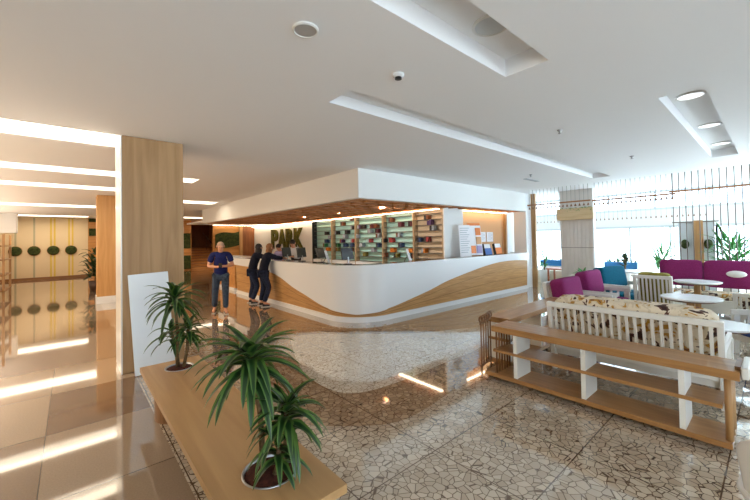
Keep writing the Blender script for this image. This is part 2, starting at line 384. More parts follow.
# ================================================================== RECEPTION COUNTER
def counter():
    t = thing('reception_counter', 'long white reception counter with a rounded corner and oak wave along its base', 'counter', (4.2, 5.5, 0))
    path = []
    x, r = 4.18, .85; yb = 5.48
    N = 40
    for i in range(N): path.append((x+.12*max(0, (11.9-8)-(i/N)*5.4)/3.9*0 + .0, 11.9-(11.9-(yb+r))*i/N))
    for i in range(48): a = math.pi+ (math.pi/2)*i/48; path.append((x+r+r*math.cos(a), yb+r+r*math.sin(a)))
    for i in range(N+1): path.append((x+r+(11.35-x-r)*i/N, yb))
    off = Vector((4.2, 5.5, 0))
    S = [0]
    for a, b_ in zip(path, path[1:]): S.append(S[-1]+math.dist(a, b_))
    nrm = []
    for i in range(len(path)):
        a = Vector(path[max(i-1, 0)]); c = Vector(path[min(i+1, len(path)-1)]); d = (c-a).normalized(); nrm.append(Vector((d.y, -d.x)))  # outward? fixed below
    def outward(i):
        n_ = nrm[i]; return n_ if n_.dot(Vector((-1, -1))) > 0 else -n_
    # wave height above the floor as a function of position on the path
    key = []
    def s_at(px, py): return S[min(range(len(path)), key=lambda i: math.dist(path[i], (px, py)))]
    for (px, py, z) in [(x, 11.9, .96), (x, 10.2, .93), (x, 9.5, .90), (x, 8.9, .84), (x, 8.4, .74), (x, 7.8, .56), (x, 7.2, .42), (x, 6.7, .31), (x, 6.2, .23), (4.43, 5.73, .17), (4.8, 5.52, .2), (5.3, yb, .29), (6.4, yb, .50), (7.0, yb, .63), (7.7, yb, .76), (8.6, yb, .90), (9.5, yb, .975), (10.2, yb, .985), (11.0, yb, .95), (11.35, yb, .92)]:
        key.append((s_at(px, py), z))
    def wave(s):
        for (a, za), (c, zc) in zip(key, key[1:]):
            if s <= c:
                u = (s-a)/(c-a) if c > a else 0; return za+(zc-za)*u
        return key[-1][1]
    ws = [wave(s) for s in S]
    for _ in range(3): ws = [(ws[max(i-1, 0)]+2*ws[i]+ws[min(i+1, len(ws)-1)])/4 for i in range(len(ws))]
    def skin(name, m, d, lo, hi, back):
        bb = MB(); vs = []; fs = []
        L = len(path)
        for i, (px, py) in enumerate(path):
            n_ = outward(i); tp = hi(i); bt = lo(i)
            lean = lambda z: d + .05*max(0, z-.1)
            for z, dd in ((bt, lean(bt)), (tp, lean(tp)), (tp, -back), (bt, -back)):
                vs.append((px+n_.x*dd-off.x, py+n_.y*dd-off.y, z))
        for i in range(L-1):
            for k in range(4): fs.append((i*4+k, i*4+(k+1) % 4, i*4+4+(k+1) % 4, i*4+4+k))
        fs += [(0, 1, 2, 3), (L*4-4, L*4-3, L*4-2, L*4-1)]
        bb.add(vs, fs); return bb.build(name, m, t, smooth=False)
    wo = wood('counter_oak', rgb(204, 158, 102), rgb(176, 128, 76), 'h', .4)
    skin('oak_base', wo, .0, lambda i: .10, lambda i: ws[i]+.03, .1)
    skin('white_front', GLOSSWHITE, .05, lambda i: ws[i], lambda i: 1.18, .03)
    skin('plinth', GLOSSWHITE, .03, lambda i: 0, lambda i: .11, .1)
    skin('worktop', DARKSLAB, -.03, lambda i: 1.10, lambda i: 1.165, .5)
    # oak plank joints following the wave
    jm = mat('plank_joint', rgb(132, 92, 52), .6)
    for fr in (.35, .68):
        bb = MB()
        for i in range(len(path)-1):
            z0 = .11+(ws[i]-.11)*fr; z1 = .11+(ws[i+1]-.11)*fr
            n0, n1 = outward(i), outward(i+1); d0 = .004+.05*max(0, z0-.1); d1 = .004+.05*max(0, z1-.1)
            a = (path[i][0]+n0.x*d0-off.x, path[i][1]+n0.y*d0-off.y); c = (path[i+1][0]+n1.x*d1-off.x, path[i+1][1]+n1.y*d1-off.y)
            bb.add([(a[0], a[1], z0-.004), (c[0], c[1], z1-.004), (c[0], c[1], z1+.004), (a[0], a[1], z0+.004)], [(0, 1, 2, 3)])
        bb.build('plank_joint', jm, t)
    box('end_panel', GLOSSWHITE, 11.36-4.2, 11.44-4.2, -.03, .55, 0, 1.18, t)
counter()
t = thing('reception_desk', 'shorter separate reception desk past the dark gap, behind the man in blue', 'counter', (4.3, 12.45, 0))
box('oak_front', WARMW, 0, .6, 0, 1.6, .1, .95, t); box('white_top', GLOSSWHITE, -.06, .7, -.04, 1.7, .95, 1.18, t, bevel=.015); box('plinth', GLOSSWHITE, -.03, .6, -.02, 1.62, 0, .1, t)

# ================================================================== BOOK WALL
def book_wall():
    t = thing('book_wall', 'long teal glass-backed shelf wall of books behind the reception counter', 'bookshelf', (7.87, 6.15, 0))
    tealg = mat('teal_back', rgb(178, 222, 212), .15); tan = mat('tan_back', rgb(206, 182, 152), .4); shelfm = mat('shelf_edge', rgb(96, 92, 84), .4)
    L = 13.22-6.15
    box('back_panel', tealg, .2, .24, 1.15, L, .2, 2.64, t); box('side_back_panel', tan, .2, .24, 0, 1.15, .2, 2.64, t)
    for k in range(10): box('shelf', shelfm, .07, .2, 0, L, 2.42-.165*k, 2.42-.165*k+.014, t)
    for y in (.02, 1.15, 2.55, 4.05, 5.6): box('upright', mat('shelf_upright', rgb(176, 150, 116), .4) if 'shelf_upright' not in MATS else MATS['shelf_upright'], -.005, .19, y-.02, y+.02, .2, 2.64, t)
    box('end_upright', BLACK, -.01, .2, L-.05, L, .2, 2.64, t)
    box('cabinet_base', WHITE, 0, .24, 0, L, 0, .92, t)
book_wall()
# books, placed by distance along the shelf wall and shelf row
COLS = dict(maroon=(84, 30, 40), brown=(112, 64, 36), black=(34, 28, 30), grey=(150, 158, 166), navy=(34, 56, 92), purple=(74, 46, 92), orange=(196, 112, 30), red=(150, 48, 48), olive=(104, 96, 40), green=(40, 110, 66), blue=(48, 92, 140), cream=(224, 214, 196))
BM = {k: mat('book_'+k, rgb(*v), .55) for k, v in COLS.items()}
RAW = [(375.6,224,'maroon'),(377.3,228.6,'maroon'),(378.4,233.5,'grey'),(391,222.3,'brown'),(400.8,227,'maroon'),(411,226,'maroon'),(398.7,232.8,'grey'),(384,238.7,'black'),(391.7,238.4,'red'),(419.7,237.7,'navy'),(427,218.5,'brown'),(430,224.7,'purple'),(432.7,230.7,'grey'),(427,237.3,'red'),(400.8,244,'navy'),(378.4,244,'navy'),(373.5,249.6,'grey'),(393,250,'orange'),(411.3,249.9,'orange'),(424.3,249.6,'orange'),(384.7,255,'brown'),(396.6,255,'olive'),(413.4,255.5,'brown'),(342.7,226,'brown'),(326.6,231.4,'black'),(337,231,'black'),(347,231,'black'),(363,224.7,'black'),(376,223.7,'brown'),(352.5,220,'maroon'),(352.5,226,'black'),(370,239,'red'),(330,236,'grey'),(352.5,240,'red'),(326.6,240.5,'navy'),(342,240.5,'purple'),(325,244.7,'green'),(337.8,244.7,'green'),(345.5,244.7,'navy'),(352.5,244.7,'navy'),(361.6,244,'grey'),(363,229,'purple'),(370,229.5,'grey'),(328,249.6,'orange'),(351,249.6,'brown'),(365,253.8,'olive'),(338,250,'olive'),(357,236,'grey'),(345,236,'grey')]
def pix_ray(px, py):
    yaw, f, cy, roll, pit = R(49.067), 349.7, 232.73, R(1.0907), R(1.1308)
    F = Vector((math.cos(yaw), math.sin(yaw), 0)); Rt = Vector((math.sin(yaw), -math.cos(yaw), 0)); U = Vector((0, 0, 1))
    F2 = math.cos(pit)*F+math.sin(pit)*U; U2 = -math.sin(pit)*F+math.cos(pit)*U
    R3 = math.cos(roll)*Rt-math.sin(roll)*U2; U3 = math.sin(roll)*Rt+math.cos(roll)*U2
    return F2+(px-375)/f*R3+(cy-py)/f*U3
def on_x(px, py, x): d = pix_ray(px, py); return Vector((0, 0, 1.7))+d*(x/d.x)
ROWN = ['top', 'second', 'third', 'fourth', 'fifth', 'sixth', 'seventh', 'eighth', 'ninth', 'lowest']
BAYN = ['tan end', 'second', 'middle', 'fourth', 'far']
seen = {}
bl = []
for px, py, c in RAW:
    p = on_x(px, py, 7.95); row = min(9, max(0, round((2.42+.08-p.z)/.165)))
    y = p.y
    bl.append((row, y, c))
used = {}
for row, y, c in sorted(bl):
    if any(abs(y-q) < .2 for q in used.get(row, [])): y = max(used[row])+.2
    used.setdefault(row, []).append(y)
    for j in range(2):
        cc = c if j == 0 else rnd.choice([c, c, 'grey', 'brown', 'black'])
        yy = y-.045+j*.085; w = .07+.01*rnd.random(); h = .12+.025*rnd.random()
        bay = 0 if yy < 7.3 else 1 if yy < 8.7 else 2 if yy < 10.2 else 3 if yy < 11.75 else 4
        key = (row, bay); seen[key] = seen.get(key, 0)+1
        z = 2.42-.165*row+.014
        o = box('book', BM[cc], -.075, .075, -w/2, w/2, 0, h, origin=(0, 0, 0)); o.location = (7.97, yy, z)
        num = ['first', 'second', 'third', 'fourth', 'fifth', 'sixth', 'seventh', 'eighth', 'ninth', 'tenth', 'eleventh', 'twelfth'][min(seen[key]-1, 11)]
        tag(o, '%s book on the %s shelf of the %s bay, %s from its right end' % (cc, ROWN[row], BAYN[bay], num), 'book', 'books on the teal shelf wall')

# ================================================================== WALL LETTERING, green panel, moss blocks, discs
def lettering():
    t = thing('wall_lettering', 'large green moss letters on the white wall behind the receptionists', 'sign', (7.87, 17.2, 1.36))
    yy = 0
    for ch, w in (('P', .74), ('A', .84), ('R', .8), ('K', .84)):
        cu = bpy.data.curves.new('letter', 'FONT'); cu.body = ch; cu.size = 1.32; cu.extrude = .03; cu.offset = .035; cu.bevel_depth = .012
        o = bpy.data.objects.new('tmp', cu); C.objects.link(o)
        me = bpy.data.meshes.new_from_object(o.evaluated_get(bpy.context.evaluated_depsgraph_get())); bpy.data.objects.remove(o)
        me.materials.clear(); me.materials.append(MOSS)
        xs = [v.co.x for v in me.vertices]; x0, x1 = min(xs), max(xs)
        for v in me.vertices:
            u = (v.co.x-x0)/(x1-x0)*w; v.co = Vector((-.05-v.co.z, -u, v.co.y))
        me.flip_normals() if hasattr(me, 'flip_normals') else None
        p = bpy.data.objects.new('letter', me); C.objects.link(p); p.parent = t; p.location = (0, yy, 0)
        yy -= w+.02
lettering()
def green_panel():
    b = MB(); N = 20; vs = []; fs = []
    for i in range(N+1):
        u = i/N; x = 5.75+1.35*u; lo = 1.42+.16*u-.08*math.sin(u*math.pi); hi = 2.12+.22*u+.06*math.sin(u*2*math.pi)
        vs += [(x, 19.597, lo), (x, 19.597, hi), (x, 19.52, hi), (x, 19.52, lo)]
    for i in range(N):
        for k in range(4): fs.append((i*4+k, i*4+(k+1) % 4, i*4+4+(k+1) % 4, i*4+4+k))
    fs += [(0, 1, 2, 3), (N*4, N*4+1, N*4+2, N*4+3)]
    b.add(vs, fs); tag(b.build('green_wall_panel', MOSSD, origin=(6.4, 19.56, 1.8)), 'curved dark green moss panel on the honey wood wall behind the desk', 'wall panel')
green_panel()
for x, z, w, lab in ((1.2, 3.05, 1.0, 'upper dark green wall block right of the striped cream wall'), (1.2, 2.4, 1.0, 'lower dark green wall block right of the striped cream wall, above the plant'),
                     (5.3, 1.85, .8, 'upper dark green wall block beside the stairs'), (5.3, .5, .8, 'lower dark green wall block beside the stairs')):
    h = (.18 if z > 3 else .4) if x < 3 else .95 if z > 1 else .85
    o = box('green_wall_block', MOSSD, -w/2, w/2, -.06, 0, -h/2 if x < 3 else -h/2, h/2, origin=(0, 0, 0)); o.location = (x, Y1-.102, z); tag(o, lab, 'wall panel', None)
DN = ['on the pale grey stripe at the wall corner', 'on the grey-green stripe', 'on the broad yellow stripe', 'on the thin yellow stripe nearest the plant']
for i, x in enumerate(SX):
    t = thing('wall_disc', 'round dark green disc %s' % DN[i], 'wall decoration', (x, Y1-.112, 1.46), group='green discs on the striped wall')
    b = MB(); b.lathe([(.25, 0), (.25, .04), (.235, .05)], n=28); o = b.build('rim', OAKZ, t); o.rotation_euler = (R(90), 0, 0)
    b = MB(); b.lathe([(.232, .03), (.232, .055), (.19, .075), (.08, .085)], n=28); o = b.build('moss_face', MOSSD, t, smooth=True); o.rotation_euler = (R(90), 0, 0)
struct(box('trim_13', WHITE, -2.45, -1.85, 22.0, 22.6, 2.3, CZ))
# stairs in an alcove beyond the back wall
b = MB()
for i in range(8): b.box(5.78, 7.98, 24.75+i*.45, 28.75, i*.17, (i+1)*.17)
st = tag(b.build('staircase', wood('stair_wood', rgb(206, 156, 96), rgb(180, 128, 74), 'x'), origin=(6.88, 24.75, 0)), 'honey wood staircase rising into the dark brown alcove', 'stairs')
for i in range(8): box('tread_nosing', DARKW, -1.1, 1.1, i*.45-.012, i*.45+.01, (i+1)*.17-.035, (i+1)*.17-.005, st)
t = thing('handrail', 'dark diagonal handrail climbing the side of the honey wood stairs', 'handrail', (7.5, 24.6, 0))
b = MB(); b.tube([(0, .1, 1.05), (0, 3.9, 2.45)], .045); b.build('rail', SPIN, t)
for k in range(4): b = MB(); b.tube([(0, .35+.9*k, .17+.34*k), (0, .35+.9*k, 1.14+.332*k)], .018, 8); b.build('baluster', SPIN, t)
struct(box('wall_stairs', WARMW, 8.0, 8.2, 19.76, 28.8, 0, CZ)); struct(box('wall_stairs.001', WARMW, 5.6, 5.77, Y1+.1, 28.8, 0, CZ))
struct(box('ceiling.003', CEIL, 5.6, 8.2, Y1, 29, CZ, CZ+.1)); struct(box('floor.004', TILE, 5.6, 8.2, Y1, 29, -.1, 0))
# rack at the far left
t = thing('display_rack', 'tall honey wood display rack at the far left hall edge', 'rack', (-2.0, 16.2, 0))
for x in (0, .32): 
    for y in (0, 1.6): box('post', OAKZ, x, x+.06, y, y+.06, 0, 2.1, t)
for z in (.25, .75, 1.25, 1.7): box('shelf', OAKY, 0, .38, 0, 1.66, z, z+.04, t)
box('back_panel', COLW2, -.02, 0, 0, 1.66, .1, 2.1, t)

# ================================================================== COUNTER-TOP ITEMS
def monitor(x, y, rz, label, tilt=.15):
    t = thing('monitor', label, 'monitor', (x, y, 1.166), rz)
    b = MB(); b.lathe([(.1, 0), (.1, .012), (.02, .02)], n=20); b.build('base', BLACK, t)
    b = MB(); b.bar((0, 0, .015), (0, 0, .16), .04, .03); b.build('stand', STEEL, t)
    M = Matrix.Translation((0, .02, .23)) @ Matrix.Rotation(-tilt, 4, 'X')
    b = MB(); b.obox(M, .4, .03, .26); b.build('screen', BLACK, t, bevel=.006)
monitor(4.62, 9.15, R(28), 'black monitor in front of the standing receptionist in white shirt')
monitor(4.62, 8.3, R(28), 'black monitor on the counter beside the white wall edge')
monitor(4.65, 7.4, R(30), 'black monitor before the far bay of the teal book wall', .3)
monitor(4.65, 6.3, R(15), 'wide black monitor on the counter near its rounded corner')
def sign(x, y, rz, label, name='counter_sign', w=.16, h=.3, m=None):
    t = thing(name, label, 'sign', (x, y, 1.166), rz)
    b = MB(); b.obox(Matrix.Translation((0, .05, h/2)) @ Matrix.Rotation(R(-18), 4, 'X'), w, .012, h); b.build('panel', m or GLOSSWHITE, t)
    b = MB(); b.bar((0, .05, h*.6), (0, .16, .0), .03, .01); b.build('prop', BLACK, t)
sign(4.62, 7.0, R(40), 'tilted white sign panel between the counter monitors')
sign(6.2, 5.85, R(25), 'tilted white card stand on the counter before the orange books')
# brochures
PAPER = mat('paper', rgb(236, 236, 240), .6); ORA = mat('orange_print', rgb(232, 132, 60), .5); LILAC = mat('lilac_print', rgb(164, 150, 190), .5); BLUEP = mat('blue_print', rgb(70, 110, 180), .5); TANP = mat('tan_print', rgb(214, 160, 110), .5); INK = mat('printed_grey', rgb(178, 184, 192), .6)
t = thing('poster_stand', 'tall white printed poster leaning on the counter by the white pillar', 'poster', (8.36, 5.74, 1.166), R(-22))
b = MB(); M = Matrix.Translation((0, .06, .45)) @ Matrix.Rotation(R(-5), 4, 'X'); b.obox(M, .36, .012, .9); b.build('sheet', PAPER, t)
b = MB()
for k in range(12): b.obox(M @ Matrix.Translation((-.02*(k % 3), -.008, .36-.062*k)), .3-.04*(k % 3), .003, .018)
b.build('printed_lines', INK, t)
t = thing('brochure_rack', 'tall brochure rack with black side and orange header on the counter', 'brochure rack', (8.85, 5.72, 1.166), R(-18))
M = Matrix.Translation((0, .08, .46)) @ Matrix.Rotation(R(-7), 4, 'X')
b = MB(); b.obox(M, .46, .03, .86); b.build('back_board', PAPER, t)
b = MB(); b.obox(M @ Matrix.Translation((-.235, -.03, 0)), .012, .1, .86); b.build('side', BLACK, t)
b = MB(); b.obox(M @ Matrix.Translation((0, 0, .47)), .44, .02, .07); b.build('header', ORA, t)
for i, m in enumerate((PAPER, ORA, PAPER, TANP, ORA, LILAC)):
    b = MB(); b.obox(M @ Matrix.Translation((-.11+.22*(i % 2), -.03, .25-.26*(i//2))), .18, .014, .22); b.build('brochure', m, t)
for x, m, lab in ((9.5, BLUEP, 'small black leaflet holder with blue and white leaflets on the counter'), (10.1, ORA, 'small black leaflet holder with orange leaflets on the counter')):
    t = thing('leaflet_holder', lab, 'leaflet holder', (x, 5.72, 1.166), R(-12))
    M = Matrix.Translation((0, .06, .17)) @ Matrix.Rotation(R(-14), 4, 'X')
    b = MB(); b.obox(M @ Matrix.Translation((-.17, .0, 0)), .012, .09, .34); b.obox(M @ Matrix.Translation((0, .03, 0)), .34, .01, .34); b.build('holder', BLACK, t)
    b = MB(); b.obox(M @ Matrix.Translation((0, 0, -.06)), .3, .02, .2); b.build('leaflet', m, t)
    b = MB(); b.obox(M @ Matrix.Translation((0, .012, .1)), .28, .012, .14); b.build('leaflet', PAPER, t)
for x, lab in ((10.05, 'white notice sheet on the tan niche wall, nearer the white pillar'), (10.5, 'white notice sheet on the tan niche wall, nearer the end trim')):
    t = thing('notice_sheet', lab, 'notice', (x, 6.29, 1.72)); box('sheet', PAPER, -.19, .19, -.012, 0, -.16, .16, t)
    b = MB()
    for k in range(7): b.box(-.14, .14 if k % 3 else .06, -.015, -.012, .11-.035*k, .12-.035*k)
    b.build('printed_lines', INK, t)

# ================================================================== BENCH, PLANTS, BOARD
t = thing('planter_bench', 'long oak bench with two plant pots let into its top', 'bench', (.81, 2.9, 0))
BX0, BX1, BY0, BY1 = .53-.81, 1.09-.81, 1.52-2.9, 4.37-2.9
def bench_top():
    bm = bmesh.new()
    outer = [(BX0, BY0), (BX1, BY0), (BX1, BY1), (BX0, BY1)]
    loops = [outer]
    for (cx, cy, r) in ((.03, -1.0, .15), (.03, 1.2, .13)):
        loops.append([(cx+r*math.cos(2*math.pi*k/36), cy+r*1.0*math.sin(2*math.pi*k/36)) for k in range(36)])
    es = []; rings = []
    for lp in loops:
        vs = [bm.verts.new((x, y, .42)) for x, y in lp]; rings.append(vs)
        es += [bm.edges.new((vs[i], vs[(i+1) % len(vs)])) for i in range(len(vs))]
    bmesh.ops.triangle_fill(bm, use_beauty=True, edges=es)
    ret = bmesh.ops.extrude_face_region(bm, geom=bm.faces[:])
    for g in ret['geom']:
        if isinstance(g, bmesh.types.BMVert): g.co.z = .375
    bmesh.ops.recalc_face_normals(bm, faces=bm.faces)
    me = bpy.data.meshes.new('bench_top'); bm.to_mesh(me); bm.free(); me.materials.append(BENCHW)
    o = bpy.data.objects.new('bench_top', me); C.objects.link(o); o.parent = t
bench_top()
for y in (1.08, -.75):
    b = MB(); b.lathe([(.23, 0), (.23, .375)], (0.02, y, 0), 40); b.build('drum_leg', wood('drum_walnut', rgb(140, 98, 62), rgb(110, 74, 44), 'z') if 'drum_walnut' not in MATS else MATS['drum_walnut'], t, smooth=False)
for (cy, r) in ((-1.0, .15), (1.2, .13)):
    b = MB(); b.lathe([(r-.012, .3), (r-.008, .421), (r-.004, .425), (r+.004, .425), (r+.005, .421), (r-.002, .38), (r-.02, .26), (.02, .25)], (.03, cy, 0), 36)
    b.build('pot_rim', STEEL, t, smooth=True)
def leaf(b, p, az, el, L, w, droop, seg=7):
    d = Vector((math.cos(az)*math.cos(el), math.sin(az)*math.cos(el), math.sin(el))); side = Vector((-math.sin(az), math.cos(az), 0))
    p = Vector(p); rows = []
    for i in range(seg+1):
        u = i/seg; ww = w*(min(1, .45+u*2.6) if u < .4 else 1)*max(.02, (1-u)**.55 if u > .35 else 1)
        up = side.cross(d).normalized()
        if up.z < 0: up = -up
        rows.append([p-side*ww+up*ww*.35, p-side*ww*.55+up*ww*.1, p, p+side*ww*.55+up*ww*.1, p+side*ww+up*ww*.35])
        p = p+d*(L/seg); d = (d+Vector((0, 0, -droop/seg))).normalized()
    o = len(b.v); b.v += [tuple(q) for r_ in rows for q in r_]
    for i in range(seg):
        for k in range(4):
            b.f.append((o+i*5+k, o+i*5+k+1, o+i*5+5+k+1, o+i*5+5+k)); b.mi.append(1 if k in (0, 3) else 0)
def dracaena(label, loc, stems, seed):
    rr = random.Random(seed); t = thing('potted_dracaena', label, 'potted plant', loc)
    b = MB(); pr = stems[0][3]
    b.lathe([(.02, -.1), (pr*.8, -.1), (pr, -.012), (pr*.97, -.002), (pr*.6, .008), (.02, .014)], (0, 0, 0), 30); b.build('soil', SOIL, t, smooth=True)
    for (base, top, L, _, n) in stems:
        bb = Vector(base); tp = Vector(top); mid = (bb+tp)/2+Vector((.015, -.01, 0))
        b = MB(); b.tube([bb, mid, tp], [.017, .015, .013], 10); b.build('stem', STEM, t, smooth=True)
        b = MB()
        for i in range(n):
            u = i/n; az = i*2.39996+rr.uniform(-.25, .25)
            el = R(-8+66*u**1.15)+rr.uniform(-.12, .12); ll = L*(.75+.3*rr.random())*(1-.25*max(0, u-.75)/.25)
            leaf(b, tp+Vector((0, 0, -.10+.13*u)), az, el, ll, .034*(L/.38)**.5, rr.uniform(1.3, 2.3)*(.6 if u > .75 else 1))
        b.build('foliage', [LEAF, LEAFE], t, smooth=True)
dracaena('near dracaena with a tall and a short leafy head in the bench end pot', (.84, 1.9, .415), [((-.03, .02, -.02), (-.06, .12, .62), .40, .141, 44), ((.04, -.02, -.02), (.06, -.08, .34), .30, .125, 36), ((.0, -.04, -.02), (.0, -.1, .18), .22, .125, 16)], 3)
dracaena('far dracaena in the bench pot beside the leaning white board', (.84, 4.1, .415), [((-.02, 0, -.02), (-.04, 0, .72), .38, .121, 42), ((.03, -.02, -.02), (.07, -.06, .40), .27, .105, 30), ((.0, .03, -.02), (-.07, .02, .38), .3, .105, 12)], 5)
t = thing('leaning_board', 'blank white board leaning against the near wood column', 'board', (.62, 5.44, 0), R(0))
M = Matrix.Translation((.19, .085, .66)) @ Matrix.Rotation(R(-7), 4, 'X') @ Matrix.Rotation(R(-2.5), 4, 'Y')
b = MB(); b.obox(M, .46, .03, 1.3); b.build('panel', mat('board_white', rgb(232, 240, 246), .25), t, bevel=.006)
# plant in the far hall
def bush(name, label, cat, loc, h, r, n, m, potm, seed, L=.3, w=.04, poth=.35, potr=.2, droop=1.2, stemh=.4):
    rr = random.Random(seed); t = thing(name, label, cat, loc)
    b = MB(); b.lathe([(potr*.75, 0), (potr, poth), (potr*.9, poth), (potr*.85, poth-.04), (.01, poth-.04)], n=24); b.build('pot', potm, t, smooth=True)
    b = MB(); b.tube([(0, 0, poth-.05), (.02, 0, poth+stemh)], [.03, .02], 8); b.build('stem', STEM, t)
    b = MB()
    for i in range(n):
        u = rr.random(); az = rr.uniform(0, 6.283); q = r*.5*rr.random()
        leaf(b, (q*math.cos(az), q*math.sin(az), poth+.08+(h-poth-.15)*u*.85), az+rr.uniform(-.5, .5), rr.uniform(-.2, 1.3), L*rr.uniform(.7, 1.2), w*rr.uniform(.8, 1.2), rr.uniform(.6, droop), 5)
    b.build('foliage', [m, m], t, smooth=True)
    return t
bush('potted_shrub', 'dark leafy shrub in a pot by the honey wood column', 'potted plant', (.66, 16.9, 0), 1.7, .5, 110, LEAFD, mat('brown_pot', rgb(70, 48, 36), .5), 11, .32, .06)

# ================================================================== SHELF UNITS AND LOUNGE
t = thing('low_shelf_unit', 'low oak shelf unit with white dividers behind the floral sofa', 'shelf unit', (3.98, 1.31, 0))
ux = lambda x: x-3.98
uy = lambda y: y-1.31
box('top_board', OAKY, ux(3.8), ux(4.17), uy(.22), uy(2.29), .575, .645, t, bevel=.004)
box('middle_shelf', OAKY, ux(3.8), ux(4.14), uy(.32), uy(2.27), .34, .37, t)
box('base_board', OAKY, ux(3.79), ux(4.17), uy(.27), uy(2.38), .045, .09, t, bevel=.004)
for y in (2.0, 1.3, .56): box('divider', FURN, ux(3.81), ux(4.13), uy(y-.02), uy(y+.02), .09, .575, t)
for y in (.45, 1.3, 1.95): box('foot', OAKY, ux(3.9), ux(4.1), uy(y-.05), uy(y+.05), 0, .045, t)
for k in range(3): 
    b = MB(); b.tube([(ux(3.86+.13*k), uy(.29), .09), (ux(3.86+.13*k), uy(.29), .575)], .024, 12); b.build('end_post', OAKZ, t, smooth=True)
box('end_cap', FURN, ux(3.82), ux(4.2), uy(.17), uy(.215), .59, .68, t, bevel=.01); box('end_inlay', SPIN, ux(3.86), ux(4.16), uy(.215), uy(.25), .645, .672, t)
for k in range(6):
    x = ux(3.83+.06*k); b = MB(); b.tube([(x, uy(2.24), .09), (x, uy(2.24), .575)], .011, 8); b.build('spindle', SPIN, t, smooth=True)
t = thing('long_shelf_bench', 'long low oak shelf bench running behind the floral sofa toward the windows', 'shelf unit', (5.2, 2.47, 0))
box('top_board', OAKX, -.97, 1.1, -.18, .16, .575, .645, t, bevel=.004); box('middle_shelf', OAKX, -.95, 1.08, -.16, .14, .34, .37, t); box('base_board', OAKX, -.97, 1.1, -.18, .16, .045, .09, t)
for x in (-.9, 0, .9): box('divider', FURN, x-.02, x+.02, -.16, .14, .09, .575, t)
for x in (-.7, .8): box('foot', OAKX, x-.05, x+.05, -.12, .1, 0, .045, t)
t = thing('spindle_screen', 'small dark turned-wood screen with ring tops at the shelf corner', 'screen', (3.8, 2.44, 0))
for k in range(5):
    x = .02+.0825*k; y = .018*k
    b = MB(); b.tube([(x, y, 0 if k in (0, 4) else .12), (x, y, .67)], .0095, 8); b.build('spindle', SPIN, t, smooth=True)
    if True:
        b = MB(); b.tube([(x+.035*math.cos(a*math.pi/8), y, .69+.035*math.sin(a*math.pi/8)) for a in range(17)], .011, 8); b.build('ring', SPIN, t, smooth=True)
for z in (.12, .64): b = MB(); b.bar((0, -.002, z), (.37, .076, z), .018, .026); b.build('rail', SPIN, t)

def seat(name, label, cat, loc, rz, w, nb, cm, fab_seat, depth=.72, back_h=.88, slats=None, arm=True, frame=FURN, group=None, cush_h=.5, cush_t=.2, cush_top=.94, show_back=True):
    """slatted wooden seat: back at y=0, faces +y, x across"""
    t = thing(name, label, cat, loc, rz, group)
    b = MB(); lean = .1
    for sx in (-1, 1): b.bar((sx*(w/2-.03), .03, 0), (sx*(w/2-.03), -lean, back_h), .05, .06)
    b.bar((-w/2+.01, -lean, back_h-.03), (w/2-.01, -lean, back_h-.03), .05, .06); b.bar((-w/2+.03, .0, .3), (w/2-.03, .0, .3), .05, .05)
    b.build('back_frame', frame, t, bevel=.006)
    n = slats or int(w/.085)
    for i in range(n):
        x = -w/2+.06+(w-.12)*(i+.5)/n; bb = MB(); bb.bar((x, -.005, .31), (x, -lean+.003, back_h-.05), .028, .018); bb.build('slat', frame, t)
    b = MB(); b.box(-w/2+.02, w/2-.02, .02, depth-.02, .2, .29); b.build('seat_base', frame, t, bevel=.005)
    for sx in (-1, 1):
        for y in (.03, depth-.05):
            b = MB(); b.bar((sx*(w/2-.03), y, 0), (sx*(w/2-.03), y, .56 if y > .1 else .25), .055, .055); b.build('leg', frame, t, bevel=.004)
    if arm:
        for sx in (-1, 1):
            b = MB(); b.bar((sx*(w/2-.03), -.06, .575), (sx*(w/2-.03), depth, .575), .035, .075)
            for k in range(5): y = .12+(depth-.22)*k/4; b.bar((sx*(w/2-.03), y, .27), (sx*(w/2-.03), y, .56), .02, .03)
            b.build('armrest', frame, t, bevel=.004)
    M = Matrix.Translation((0, depth/2+.04, .36))
    cushion('seat_cushion', fab_seat, t, M @ Matrix.Rotation(R(90), 4, 'X'), w-.12, .15, depth-.08, .01)
    cw = (w-.08)/nb
    for i in range(nb):
        x = -w/2+.04+cw*(i+.5)
        M = Matrix.Translation((x, .06+cush_t/2-(cush_top-cush_h/2-.3)*.17, cush_top-cush_h/2)) @ Matrix.Rotation(R(10), 4, 'X')
        cushion('back_cushion', cm, t, M, cw-.015, cush_t, cush_h, .01)
    return t
# rz turns +y (facing) : -90 deg faces +x
seat('floral_sofa', 'white slatted sofa with floral cushions, backing onto the low shelf unit', 'sofa', (4.7, 1.16, 0), R(-90), 1.62, 1, FLORAL, FLORAL, .75, .87, 20, cush_top=.955, cush_h=.58)
seat('purple_armchair', 'purple armchair nearest the reception counter', 'armchair', (6.95, 2.72, 0), R(180), .95, 1, PURPLE, PURPLE, .72, .86, cush_top=.93, group='purple armchairs', cush_t=.26)
seat('purple_armchair', 'purple armchair between its purple neighbour and the teal one', 'armchair', (8.15, 2.72, 0), R(180), .95, 1, PURPLE, PURPLE, .72, .9, cush_top=.97, group='purple armchairs', cush_t=.26)
seat('teal_armchair', 'teal armchair with white slatted arms', 'armchair', (9.55, 2.72, 0), R(165), 1.0, 1, TEAL, TEAL, .8, .9, cush_top=.97, cush_t=.26)
seat('olive_armchair', 'olive armchair showing its white slatted back', 'armchair', (8.3, 1.57, 0), R(-92), .6, 1, OLIVE, OLIVE, .62, .93, 8, cush_top=.98, cush_h=.56, cush_t=.13)
seat('blue_armchair', 'blue cushioned armchair beside the lowest round table', 'armchair', (7.25, -.28, 0), R(40), .75, 1, BLUE, BLUE, .7, .8, cush_top=.6, cush_h=.2)
